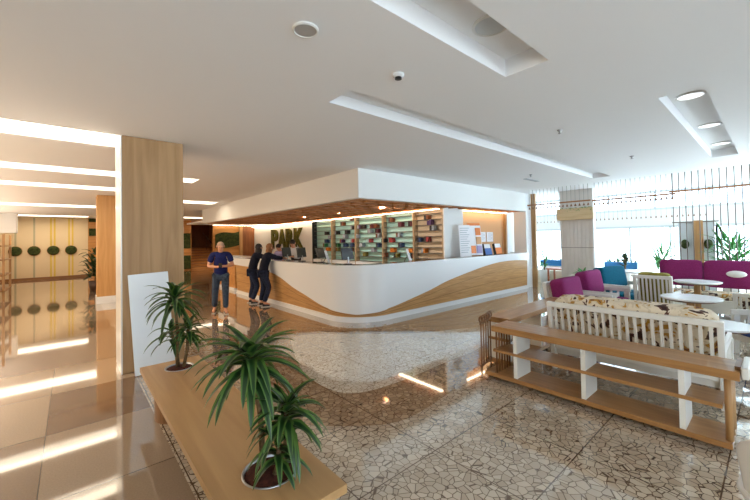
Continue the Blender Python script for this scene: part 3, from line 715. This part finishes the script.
seat('slatted_armchair', 'white slatted armchair in front of the right end of the purple sofa', 'armchair', (8.75, .2, 0), R(-95), .7, 1, FLORAL, FLORAL, .6, .66, 8, cush_top=.62, cush_h=.22, cush_t=.1)
# long purple banquette
t = thing('purple_banquette', 'long purple sofa with a two-panel back before the hanging rods', 'sofa', (10.3, 1.15, 0))
for y0, y1 in ((-.05, .69), (-.92, -.06)): 
    cushion('back_panel', PURPLE, t, Matrix.Translation((.1, (y0+y1)/2, .83)) @ Matrix.Rotation(R(90), 4, 'Z') @ Matrix.Rotation(R(4), 4, 'X'), y1-y0, .18, .58, .01)
    cushion('seat_cushion', FLORAL, t, Matrix.Translation((-.25, (y0+y1)/2, .42)) , .5, y1-y0, .14, .0)
box('base', FURN, -.5, .22, -.92, .69, .08, .35, t, bevel=.01)
for x in (-.45, .15):
    for y in (-.86, .62): box('leg', FURN, x, x+.05, y, y+.05, 0, .08, t)
bush('broadleaf_plant', 'dark broad-leaved plant at the right end of the purple sofa', 'potted plant', (8.0, -.58, 0), 1.4, .5, 80, LEAFD, mat('white_pot', rgb(220, 220, 216), .4), 21, .45, .09, .4, .2, 1.6)
t = thing('oval_cushion', 'small white oval cushion leaning on the right panel of the purple sofa', 'cushion', (10.17, .58, .86))
b = MB(); b.ell((0, 0, 0), (.05, .15, .07), 20); b.build('cushion', WHITE, t, smooth=True)
# round tables
def table(label, x, y, z, r, group='round lounge tables'):
    t = thing('round_table', label, 'table', (x, y, 0), 0, group)
    b = MB(); b.lathe([(r-.01, z-.03), (r, z-.02), (r, z-.006), (r-.008, z), (.01, z)], n=48); b.build('tabletop', GLOSSWHITE, t, smooth=False)
    b = MB(); b.lathe([(r-.06, z-.055), (r-.015, z-.03), (.01, z-.03)], n=40); b.build('underside', SPIN, t)
    for s in (-1, 1): b = MB(); b.bar((s*.07, s*.03, .03), (s*.07, s*.03, z-.05), .07, .05); b.build('pedestal', OAKZ, t)
    b = MB(); b.lathe([(.24, 0), (.24, .02), (.2, .03), (.02, .03)], n=32); b.build('foot_plate', STEEL, t)
table('round white table with oak pedestal in front of the olive chair', 7.25, .92, .72, .37)
table('round white table nearest the purple sofa', 9.35, 1.08, .76, .36)
table('low round cream table beside the floral sofa end', 6.25, .55, .54, .36)
# white chair at the right corner
def shell_chair():
    t = thing('shell_chair', 'rounded white plastic chair at the lower right corner', 'chair', (2.54, -.085, 0), R(-90))
    N, Mh = 16, 10; vs = []; fs = []
    for i in range(N+1):
        a = R(-75+150*i/N)
        for j in range(Mh+1):
            u = j/Mh; prof = 1-(.9*abs(i/N-.5)*2)**4*.55
            z = .42+.34*u*prof; r = .24+.03*u
            vs.append((r*math.sin(a), -r*math.cos(a)*.9, z))
    for i in range(N):
        for j in range(Mh): fs.append((i*(Mh+1)+j, (i+1)*(Mh+1)+j, (i+1)*(Mh+1)+j+1, i*(Mh+1)+j+1))
    b = MB(); b.add(vs, fs); o = b.build('backrest', GLOSSWHITE, t, smooth=True); s = o.modifiers.new('s', 'SOLIDIFY'); s.thickness = .03; smooth_mod(o, 1)
    b = MB(); b.lathe([(.02, .41), (.24, .41), (.26, .43), (.25, .46), (.02, .45)], (0, .02, 0), 36); b.build('seat', GLOSSWHITE, t, smooth=True)
    for sx in (-1, 1):
        for sy in (-1, 1): b = MB(); b.tube([(sx*.14, sy*.14, .42), (sx*.21, sy*.21, 0)], [.018, .012], 10); b.build('leg', GLOSSWHITE, t, smooth=True)
shell_chair()

# ================================================================== HANGING CURTAINS
THREAD = mat('string_grey', rgb(160, 158, 156), .6); COPPER = mat('bell_copper', rgb(128, 88, 62), .45); RODM = mat('rod_grey', rgb(104, 94, 86), .5); RAILM = wood('rail_wood', rgb(176, 126, 86), rgb(150, 100, 64), 'y')
def bells(label, x, y0, y1, zr, n, rail=True, r=.02, group=None):
    t = thing('bell_curtain', label, 'curtain', (x, (y0+y1)/2, zr), 0, group)
    h = (y1-y0)/2
    if rail: box('rail', RAILM, -.02, .02, -h, h, -.02, .02, t)
    for i in range(n):
        y = -h+.06+(2*h-.12)*i/(n-1)
        b = MB(); b.tube([(0, y, -.07), (0, y, CZ-zr)], .006 if rail else .004, 6); s = b.build('string', THREAD, t)
        b = MB(); b.lathe([(r*1.5, -.13), (r*1.3, -.11), (r*.8, -.08), (r*.3, -.06)], (0, y, 0), 12); b.build('bell', COPPER, s, smooth=True)
bells('string curtain of small copper bells by the white pillar end', 10.85, 3.38, 5.15, 2.68, 16)
bells('string curtain of small copper bells before the white planter column side', 10.85, 1.58, 3.34, 2.66, 17)
bells('fainter far bell curtain hanging close to the windows', 13.9, 1.3, 6.4, 2.35, 40, False, .014)
t = thing('rod_curtain', 'row of tall grey hanging rods behind the purple sofa with a wooden rail', 'curtain', (10.85, .5, 0))
for i in range(17): b = MB(); b.tube([(0, 1.13-.115*i, .04), (0, 1.13-.115*i, CZ)], .0095, 8); b.build('rod', RODM, t, smooth=True)
box('rail', RAILM, -.022, .022, -.9, 1.2, 2.69, 2.73, t); box('lower_rail', RAILM, -.01, .01, -.9, 1.2, .02, .05, t)

# ================================================================== WINDOW SIDE
t = thing('planter_column', 'white ribbed column topped by a tan flower box near the windows', 'column', (12.0, 4.16, 0))
bb = MB(); bb.box(0, .22, -.48, .48, 0, CZ)
for i in range(9): y = -.44+.11*i; bb.box(-.018, 0, y-.03, y+.03, .02, 2.18)
bb.build('shaft', mat('pale_ribs', rgb(214, 210, 206), .5), t); box('seam', mat('seam_grey', rgb(150, 146, 142), .5), -.022, .0, -.48, .48, 1.32, 1.34, t)
box('flower_box', wood('pale_tan', rgb(216, 196, 158), rgb(200, 176, 136), 'y'), -.16, 0, -.52, .52, 2.2, 2.56, t)
b = MB(); rr = random.Random(4)
for i in range(60): leaf(b, (-.1+.06*rr.random(), rr.uniform(-.48, .48), 2.5+.06*rr.random()), rr.uniform(2, 4.3), rr.uniform(.1, 1), .13, .02, 2.2, 4)
b.build('trailing_plant', [LEAFB, LEAFB], t)
BLUEB = mat('blue_planter', rgb(30, 110, 170), .4)
def trough(label, x, y0, y1, seed, tall):
    rr = random.Random(seed); t = thing('planter_box', label, 'planter', (x, (y0+y1)/2, 0), 0, None); h = (y1-y0)/2
    box('box', BLUEB, -.13, .13, -h, h, .56, .78, t, bevel=.01); box('stand', WHITE, -.1, .1, -h+.05, h-.05, 0, .56, t)
    b = MB()
    for i in range(int(90*h)):
        y = rr.uniform(-h+.05, h-.05); leaf(b, (0, y, .76), rr.uniform(0, 6.28), rr.uniform(.5, 1.5), rr.uniform(.12, tall), .02, rr.uniform(.5, 1.6), 4)
    b.build('plants', [LEAFB, LEAFD], t)
trough('blue planter box at the window beside the white pillar', 14.1, 4.9, 6.2, 1, .3)
trough('blue planter box at the window right of the ribbed column', 14.1, 3.05, 4.0, 2, .45)
PALEPOT = MATS['white_pot']
bush('spiky_palm', 'tall spiky green plant standing at the window behind the olive chair', 'potted plant', (13.3, 2.3, 0), 1.35, .25, 60, LEAFB, PALEPOT, 31, .62, .03, .5, .22, 1.1)
bush('leafy_pot_plant', 'bright leafy plant at the right window edge behind the hanging rods', 'potted plant', (12.0, .72, 0), 1.75, .55, 130, LEAFB, PALEPOT, 33, .5, .04, .5, .22, 1.3)
bush('small_pot_plant', 'thin dark potted plant at the window left of the spiky palm', 'potted plant', (12.98, 3.15, 0), 1.2, .15, 26, LEAFD, PALEPOT, 35, .25, .05, .6, .15, 1.4)
bush('succulent_pot', 'low green plant in a pot at the foot of the ribbed column', 'potted plant', (11.2, 3.75, 0), .72, .3, 60, LEAFB, PALEPOT, 37, .16, .04, .5, .3, 1.0, .05)
bush('pot_plant', 'small plant by the windows beside the white pillar and its oak edge', 'potted plant', (12.98, 5.6, 0), 1.3, .2, 30, LEAFB, PALEPOT, 39, .3, .04, .5, .18, 1.3)
# wooden post and grey panel with topiary balls
t = thing('garden_screen', 'grey screen with an orange wood post and two hanging green balls behind the rods', 'screen', (12.6, 1.4, 0))
box('panel', mat('screen_grey', rgb(196, 204, 208), .6), .02, .06, -.3, .4, .1, 2.0, t); box('post', OAKZ, -.04, .02, -.1, .08, 0, 2.05, t); box('rail', RODM, -.02, .06, -.4, .52, 2.0, 2.03, t)
for y in (.26, -.2): b = MB(); b.ell((-.08, y, 1.42), (.09, .09, .13)); b.build('topiary_ball', MOSSD, t, smooth=True)
# small red-brown table and stools far by the pillar
t = thing('small_wood_table', 'small red-brown wooden table on the terrace side by the white pillar', 'table', (12.7, 4.95, 0))
TW = wood('red_brown_wood', rgb(186, 112, 74), rgb(150, 84, 52), 'y')
box('tabletop', TW, -.3, .3, -.35, .35, .55, .6, t)
for x in (-.27, .22):
    for y in (-.32, .27): box('leg', TW, x, x+.05, y, y+.05, 0, .55, t)
t = thing('white_planter_bench', 'pale low bench with tan front along the window', 'bench', (13.4, 4.6, 0))
box('top_board', mat('pale_board', rgb(226, 214, 196), .5), -.2, .2, -1.6, 1.9, .4, .45, t); box('front', MATS['pale_board'], -.18, .18, -1.5, 1.8, 0, .4, t)
t = thing('side_table', 'square white table between the ribbed column and the olive chair', 'table', (11.3, 2.55, 0))
box('tabletop', GLOSSWHITE, -.4, .4, -.4, .4, .7, .74, t, bevel=.006)
for x in (-.34, .3):
    for y in (-.34, .3): box('leg', TW, x, x+.05, y, y+.05, 0, .7, t)

# ================================================================== CEILING FITTINGS
def disc(name, label, x, y, z, r, m, cat='ceiling light', group=None, ring=True):
    t = thing(name, label, cat, (x, y, z), 0, group)
    if ring: b = MB(); b.lathe([(r*1.18, 0), (r*1.18, -.012), (r*1.05, -.018), (r, -.012), (r, 0)], n=36); b.build('ring', WHITE, t, smooth=False)
    b = MB(); b.lathe([(r, -.004), (r*.98, -.012), (.01, -.014)], n=36); b.build('face', m, t)
for x, lab in ((5.38, 'nearest round downlight in the right ceiling recess'), (7.07, 'middle round downlight in the right ceiling recess'), (8.67, 'farthest round downlight in the right ceiling recess')):
    disc('downlight', lab, x, .62, CZ+.14, .115, DOWN, group='downlights in the right recess')
disc('downlight', 'round unlit downlight at the end of the front ceiling recess', 2.4, 1.38, CZ+.16, .12, mat('downlight_off', rgb(200, 206, 210), .4))
disc('ceiling_speaker', 'round pale ceiling speaker left of the front recess', 1.21, 2.08, CZ, .075, mat('speaker_mesh', rgb(176, 172, 168), .7), 'speaker')
t = thing('smoke_detector', 'small white smoke detector below the front ceiling recess end', 'smoke detector', (2.17, 2.15, CZ))
b = MB(); b.lathe([(.05, 0), (.05, -.015), (.035, -.03), (.01, -.032)], n=24); b.build('base', GLOSSWHITE, t, smooth=True)
b = MB(); b.lathe([(.03, -.03), (.03, -.045), (.01, -.048)], n=20); b.build('sensor', BLACK, t)
t = thing('ceiling_vent', 'thin grey slot vent in the ceiling above the bell curtain', 'vent', (8.9, 4.1, CZ), R(0))
box('grille', INK, -.35, .35, -.05, .05, -.01, .0, t)
for x, y, lab in ((7.8, 1.73, 'small grey sprinkler above the hanging rods'), (5.04, 1.92, 'small sprinkler between the long and right ceiling recesses'), (8.1, 3.75, 'small sprinkler near the slot vent')):
    t = thing('sprinkler', lab, 'sprinkler', (x, y, CZ)); b = MB(); b.lathe([(.035, 0), (.03, -.012), (.012, -.02), (.012, -.045), (.025, -.05), (.005, -.052)], n=16); b.build('head', STEEL, t, smooth=True)

# ================================================================== PEOPLE
SKIN = mat('skin_light', rgb(206, 150, 118), .6); HAIRD = mat('hair_dark', rgb(36, 26, 22), .7); HAIRB = mat('hair_blond', rgb(140, 92, 50), .7); HAIRG = mat('hair_grey_short', rgb(170, 140, 118), .8)
NAVY = mottled('navy_cloth', rgb(22, 28, 74), rgb(28, 36, 92), 30, .85); DNAVY = mottled('dark_navy_cloth', rgb(18, 20, 34), rgb(26, 28, 44), 30, .85); JEANS = mottled('denim', rgb(48, 60, 78), rgb(72, 86, 104), 25, .85)
DJEANS = mottled('dark_denim', rgb(26, 32, 52), rgb(38, 46, 68), 25, .85); SHOE = mat('dark_shoe', rgb(40, 34, 34), .5); SOLE = mat('pale_sole', rgb(200, 196, 190), .6); SHIRT = mat('white_shirt', rgb(214, 212, 214), .8); VEST = mat('black_vest', rgb(28, 26, 32), .8); LILACC = mat('lilac_shirt', rgb(150, 140, 180), .8)
def skin_mesh(name, m, parent, V, E, rad, root=0, sub=2):
    me = bpy.data.meshes.new('t'); me.from_pydata([tuple(v) for v in V], E, [])
    o = bpy.data.objects.new('t', me); C.objects.link(o)
    s = o.modifiers.new('s', 'SKIN'); s.use_smooth_shade = True
    for i, r in enumerate(rad): 
        me.skin_vertices[0].data[i].radius = r if isinstance(r, tuple) else (r, r)
        me.skin_vertices[0].data[i].use_root = (i == root)
    q = o.modifiers.new('q', 'SUBSURF'); q.levels = sub; q.render_levels = sub
    dg = bpy.context.evaluated_depsgraph_get(); dg.update()
    m2 = bpy.data.meshes.new_from_object(o.evaluated_get(dg)); bpy.data.objects.remove(o)
    m2.name = name; m2.materials.clear(); m2.materials.append(m); m2.polygons.foreach_set('use_smooth', [True]*len(m2.polygons))
    n = bpy.data.objects.new(name, m2); C.objects.link(n); n.parent = parent; return n
def person(label, loc, rz, P, top_m, leg_m, hair_m, hair, top_len='short', shoe_m=SHOE, extra=None, height=1.0, legs=True, vest=None):
    """P: joint dict, person faces -y, x to the viewer's right"""
    t = thing('person', label, 'person', loc, rz); t.scale = (height,)*3
    J = {k: Vector(v) for k, v in P.items()}
    V = []; E = []; Rd = []; idx = {}
    def add(k, p, r, par=None):
        V.append(Vector(p)); Rd.append(r); idx[k] = len(V)-1
        if par is not None: E.append((idx[par], idx[k]))
    add('pel', J['pel'], (.125, .10)); add('waist', J['waist'], (.115, .09), 'pel'); add('chest', J['chest'], (.14, .105), 'waist'); add('upch', J['neck']+Vector((0, 0, -.07)), (.10, .075), 'chest')
    add('neck', J['neck'], .052, 'upch')
    hc = J['head']; nd_ = (hc-J['neck']).normalized()
    add('jaw', J['neck']+(hc-J['neck'])*.55+Vector(J.get('face', (0, -1, 0)))*.02, (.06, .068), 'neck'); add('head', hc, (.078, .092), 'jaw'); add('crown', hc+nd_*.075, (.06, .07), 'head')
    for s in 'LR':
        add('sh'+s, J['sh'+s], .062, 'upch'); add('el'+s, J['el'+s], .043, 'sh'+s); add('wr'+s, J['wr'+s], .028, 'el'+s)
        d = (J['wr'+s]-J['el'+s]).normalized(); hd = J.get('hand'+s, d).normalized() if 'hand'+s in J else d
        add('palm'+s, J['wr'+s]+hd*.07, (.034, .02), 'wr'+s)
        side = hd.cross(Vector((0, 0, 1))); side = side.normalized() if side.length > .1 else Vector((1, 0, 0))
        for k in range(4):
            a = J['wr'+s]+hd*.1+side*(.024*(k-1.5)); L = (.065, .075, .07, .055)[k]
            add('f%d%s' % (k, s), a, .0095, 'palm'+s); add('g%d%s' % (k, s), a+hd*L*.55+Vector((0, 0, -.008)), .0085, 'f%d%s' % (k, s)); add('h%d%s' % (k, s), a+hd*L*.9+Vector((0, 0, -.03)), .007, 'g%d%s' % (k, s))
        sg = 1 if s == 'L' else -1
        a = J['wr'+s]+hd*.05+side*.035*sg; add('t0'+s, a, .011, 'palm'+s); add('t1'+s, a+hd*.035+side*.015*sg+Vector((0, 0, .012)), .009, 't0'+s)
        if legs:
            add('hip'+s, J['hip'+s], .085, 'pel'); add('kn'+s, J['kn'+s], .056, 'hip'+s); add('an'+s, J['an'+s], .04, 'kn'+s); add('toe'+s, J['toe'+s], .034, 'an'+s)
    skin_mesh('body', SKIN, t, V, E, Rd)
    # top
    V2 = []; E2 = []; R2 = []; ix = {}
    def ad(k, p, r, par=None):
        V2.append(Vector(p)); R2.append(r); ix[k] = len(V2)-1
        if par is not None: E2.append((ix[par], ix[k]))
    low = J['pel']+Vector((0, 0, -.02 if top_len == 'short' else -.10))
    ad('a0', low+Vector((0, 0, -.05)), (.15, .122)); ad('a', low+Vector((0, 0, .03)), (.17, .14), 'a0'); ad('b', J['waist'], (.16, .13), 'a'); ad('c', J['chest'], (.178, .138), 'b'); ad('d', J['neck']+Vector((0, 0, -.06)), (.105, .082), 'c')
    for s in 'LR':
        ad('s'+s, J['sh'+s], .085, 'd')
        if top_len == 'short': ad('e'+s, J['sh'+s]+(J['el'+s]-J['sh'+s])*.72, .072, 's'+s)
        else: ad('e'+s, J['el'+s], .064, 's'+s); ad('w'+s, J['wr'+s], .05, 'e'+s)
    skin_mesh('top', top_m, t, V2, E2, R2)
    if vest:
        V4 = [low, J['waist'], J['chest'], J['chest']+(J['neck']-J['chest'])*.45]; skin_mesh('waistcoat', vest, t, V4, [(0, 1), (1, 2), (2, 3)], [(.182, .152), (.176, .146), (.192, .152), (.13, .112)])
    if legs:
        V3 = [J['pel']]; E3 = []; R3 = [(.148, .12)]
        for s in 'LR':
            n = len(V3); V3 += [J['hip'+s], J['kn'+s], J['an'+s]+Vector((0, 0, .03))]; E3 += [(0, n), (n, n+1), (n+1, n+2)]; R3 += [.108, .08, .066]
        skin_mesh('trousers', leg_m, t, V3, E3, R3)
        for s in 'LR':
            d = (J['toe'+s]-J['an'+s]); d.z = 0; d.normalize(); a = Vector((J['an'+s].x, J['an'+s].y, .05)) if J['an'+s].z < .13 else J['an'+s]+Vector((0, 0, -.03))
            z0 = a.z
            sh = skin_mesh('shoe', shoe_m, t, [a-d*.05, a+d*.06, a+d*.15+Vector((0, 0, -.012))], [(0, 1), (1, 2)], [(.046, .046), (.046, .044), (.04, .03)])
            b = MB(); q = Matrix.Translation(a+d*.05+Vector((0, 0, -.042))) @ Matrix.Rotation(math.atan2(d.y, d.x), 4, 'Z'); b.obox(q, .27, .085, .016); b.build('sole', SOLE, sh)
    # face and hair
    fd = Vector(J.get('face', (0, -1, 0))).normalized(); sd = fd.cross(Vector((0, 0, 1))).normalized(); up = sd.cross(fd)
    b = MB(); b.ell(hc+fd*.095-up*.022, (.013, .016, .02)); b.build('nose', SKIN, t, smooth=True)
    for s in (-1, 1):
        b = MB(); b.ell(hc+fd*.082+sd*.033*s+up*.005, (.011, .009, .008)); b.build('eye', BLACK, t, smooth=True)
        b = MB(); b.ell(hc+sd*.085*s-up*.01-fd*.01, (.012, .018, .03)); b.build('ear', SKIN, t, smooth=True)
    b = MB(); b.ell(hc+fd*.078-up*.062, (.022, .01, .006)); b.build('mouth', mat('lips', rgb(160, 84, 76), .6) if 'lips' not in MATS else MATS['lips'], t, smooth=True)
    b = MB()
    M = Matrix((sd, fd, up)).transposed()
    if hair == 'short': b.ell(hc-fd*.018+up*.03, (.084, .092, .085), 18, M)
    elif hair == 'crop': b.ell(hc-fd*.022+up*.022, (.083, .09, .082), 18, M)
    else:
        b.ell(hc-fd*.024+up*.02, (.094, .10, .1), 18, M); b.ell(hc-fd*.055-up*.10, (.088, .06, .13), 16, M); 
        for s in (-1, 1): b.ell(hc-fd*.015-up*.075+sd*.065*s, (.032, .05, .11), 12, M)
    b.build('hair', hair_m, t, smooth=True)
    return t
STAND = dict(pel=(0,0,.94), waist=(0,-.01,1.1), chest=(0,-.01,1.28), neck=(0,0,1.46), head=(0,-.03,1.62), shL=(.18,0,1.41), shR=(-.18,0,1.41), elL=(.24,.03,1.13), elR=(-.24,.03,1.13), wrL=(.2,-.1,.9), wrR=(-.2,-.1,.9),
             hipL=(.095,0,.88), knL=(.1,-.02,.5), anL=(.1,.02,.09), toeL=(.12,-.14,.04), hipR=(-.095,0,.88), knR=(-.1,-.02,.5), anR=(-.1,.02,.09), toeR=(-.12,-.14,.04))
P = dict(STAND); P.update(head=(0,-.07,1.61), face=(0,-.88,-.48), elL=(.27,-.02,1.14), elR=(-.27,-.02,1.14), wrL=(.09,-.25,1.14), wrR=(-.08,-.26,1.13), handL=(-.6,-.7,.1), handR=(.6,-.7,.1),
         hipR=(-.1,0,.88), knR=(-.13,.03,.5), anR=(-.15,.14,.1), toeR=(-.17,-.02,.04), knL=(.1,-.1,.5), anL=(.1,-.1,.09), toeL=(.12,-.26,.04))
man = person('man in a navy T-shirt and jeans looking down at his phone', (2.72, 8.85, 0), R(-18), P, NAVY, JEANS, HAIRG, 'crop')
o = box('phone', BLACK, -.037, .037, -.075, .075, -.005, .005, origin=(0, 0, 0)); o.location = (2.72-.02-.0-.1, 8.85-.36, 1.17); o.rotation_euler = (R(40), 0, R(-18)); tag(o, 'dark phone held in the hands of the man in navy', 'phone')
# two women leaning on the counter, seen from behind
P = dict(STAND); P.update(neck=(0,-.14,1.42), chest=(0,-.09,1.26), waist=(0,-.03,1.1), head=(.02,-.2,1.57), face=(.35,-.93,-.1), shL=(.17,-.14,1.37), shR=(-.17,-.14,1.37), elL=(.3,-.34,1.29), elR=(-.24,-.36,1.29), wrL=(.2,-.52,1.28), wrR=(-.12,-.5,1.28),
         knL=(.1,-.02,.5), anL=(.08,.06,.09), toeL=(.12,-.1,.04), knR=(-.13,-.14,.5), anR=(-.2,.0,.09), toeR=(-.2,-.16,.04))
person('woman with blond hair and dark navy jacket leaning on the reception counter', (3.84, 9.0, 0), R(72), P, DNAVY, DJEANS, HAIRB, 'long', 'long', height=.98)
P2 = dict(P); P2.update(elL=(.32,-.2,1.29), wrL=(.52,-.3,1.28), head=(-.02,-.2,1.57), face=(.6,-.8,0))
person('dark-haired woman in black coat standing just behind the blond woman', (3.80, 9.64, 0), R(68), P2, DNAVY, DJEANS, HAIRD, 'long', 'long', height=.98)
# reception staff
P = dict(STAND); P.update(neck=(0,-.2,1.40), chest=(0,-.13,1.24), waist=(0,-.05,1.08), head=(0,-.28,1.54), face=(0,-.8,-.6), shL=(.18,-.19,1.35), shR=(-.18,-.19,1.35), elL=(.24,-.35,1.12), elR=(-.24,-.35,1.12), wrL=(.16,-.55,1.15), wrR=(-.16,-.55,1.15))
person('receptionist in white shirt and black waistcoat bending over the counter', (5.55, 10.3, 0), R(-55), P, SHIRT, VEST, HAIRD, 'short', 'long', vest=VEST, height=1.06)
P = dict(P); P.update(elL=(.3,-.3,1.15))
person('receptionist in lilac shirt bowed low beside the colleague in waistcoat', (5.45, 11.0, 0), R(-70), P, LILACC, VEST, HAIRD, 'short', 'long', height=.98)

# downlight discs and spots added in the coffers to brighten the book wall
for i, (y, lab) in enumerate(((7.0, 'added fill downlight over the counter nearest its rounded corner'), (9.0, 'middle added fill downlight over the reception counter'), (11.2, 'added fill downlight over the counter farthest from its rounded corner'))):
    disc('downlight', lab, 6.32, y, 2.66, .07, DOWN, ring=True)
    l = bpy.data.lights.new('book_wall_fill', 'SPOT'); l.energy = 320; l.spot_size = R(115); l.spot_blend = .8; l.color = (1, .93, .84); l.shadow_soft_size = .08
    o = bpy.data.objects.new('book_wall_fill', l); C.objects.link(o); o.location = (6.32, y, 2.6); o.rotation_euler = (0, R(-56), 0)
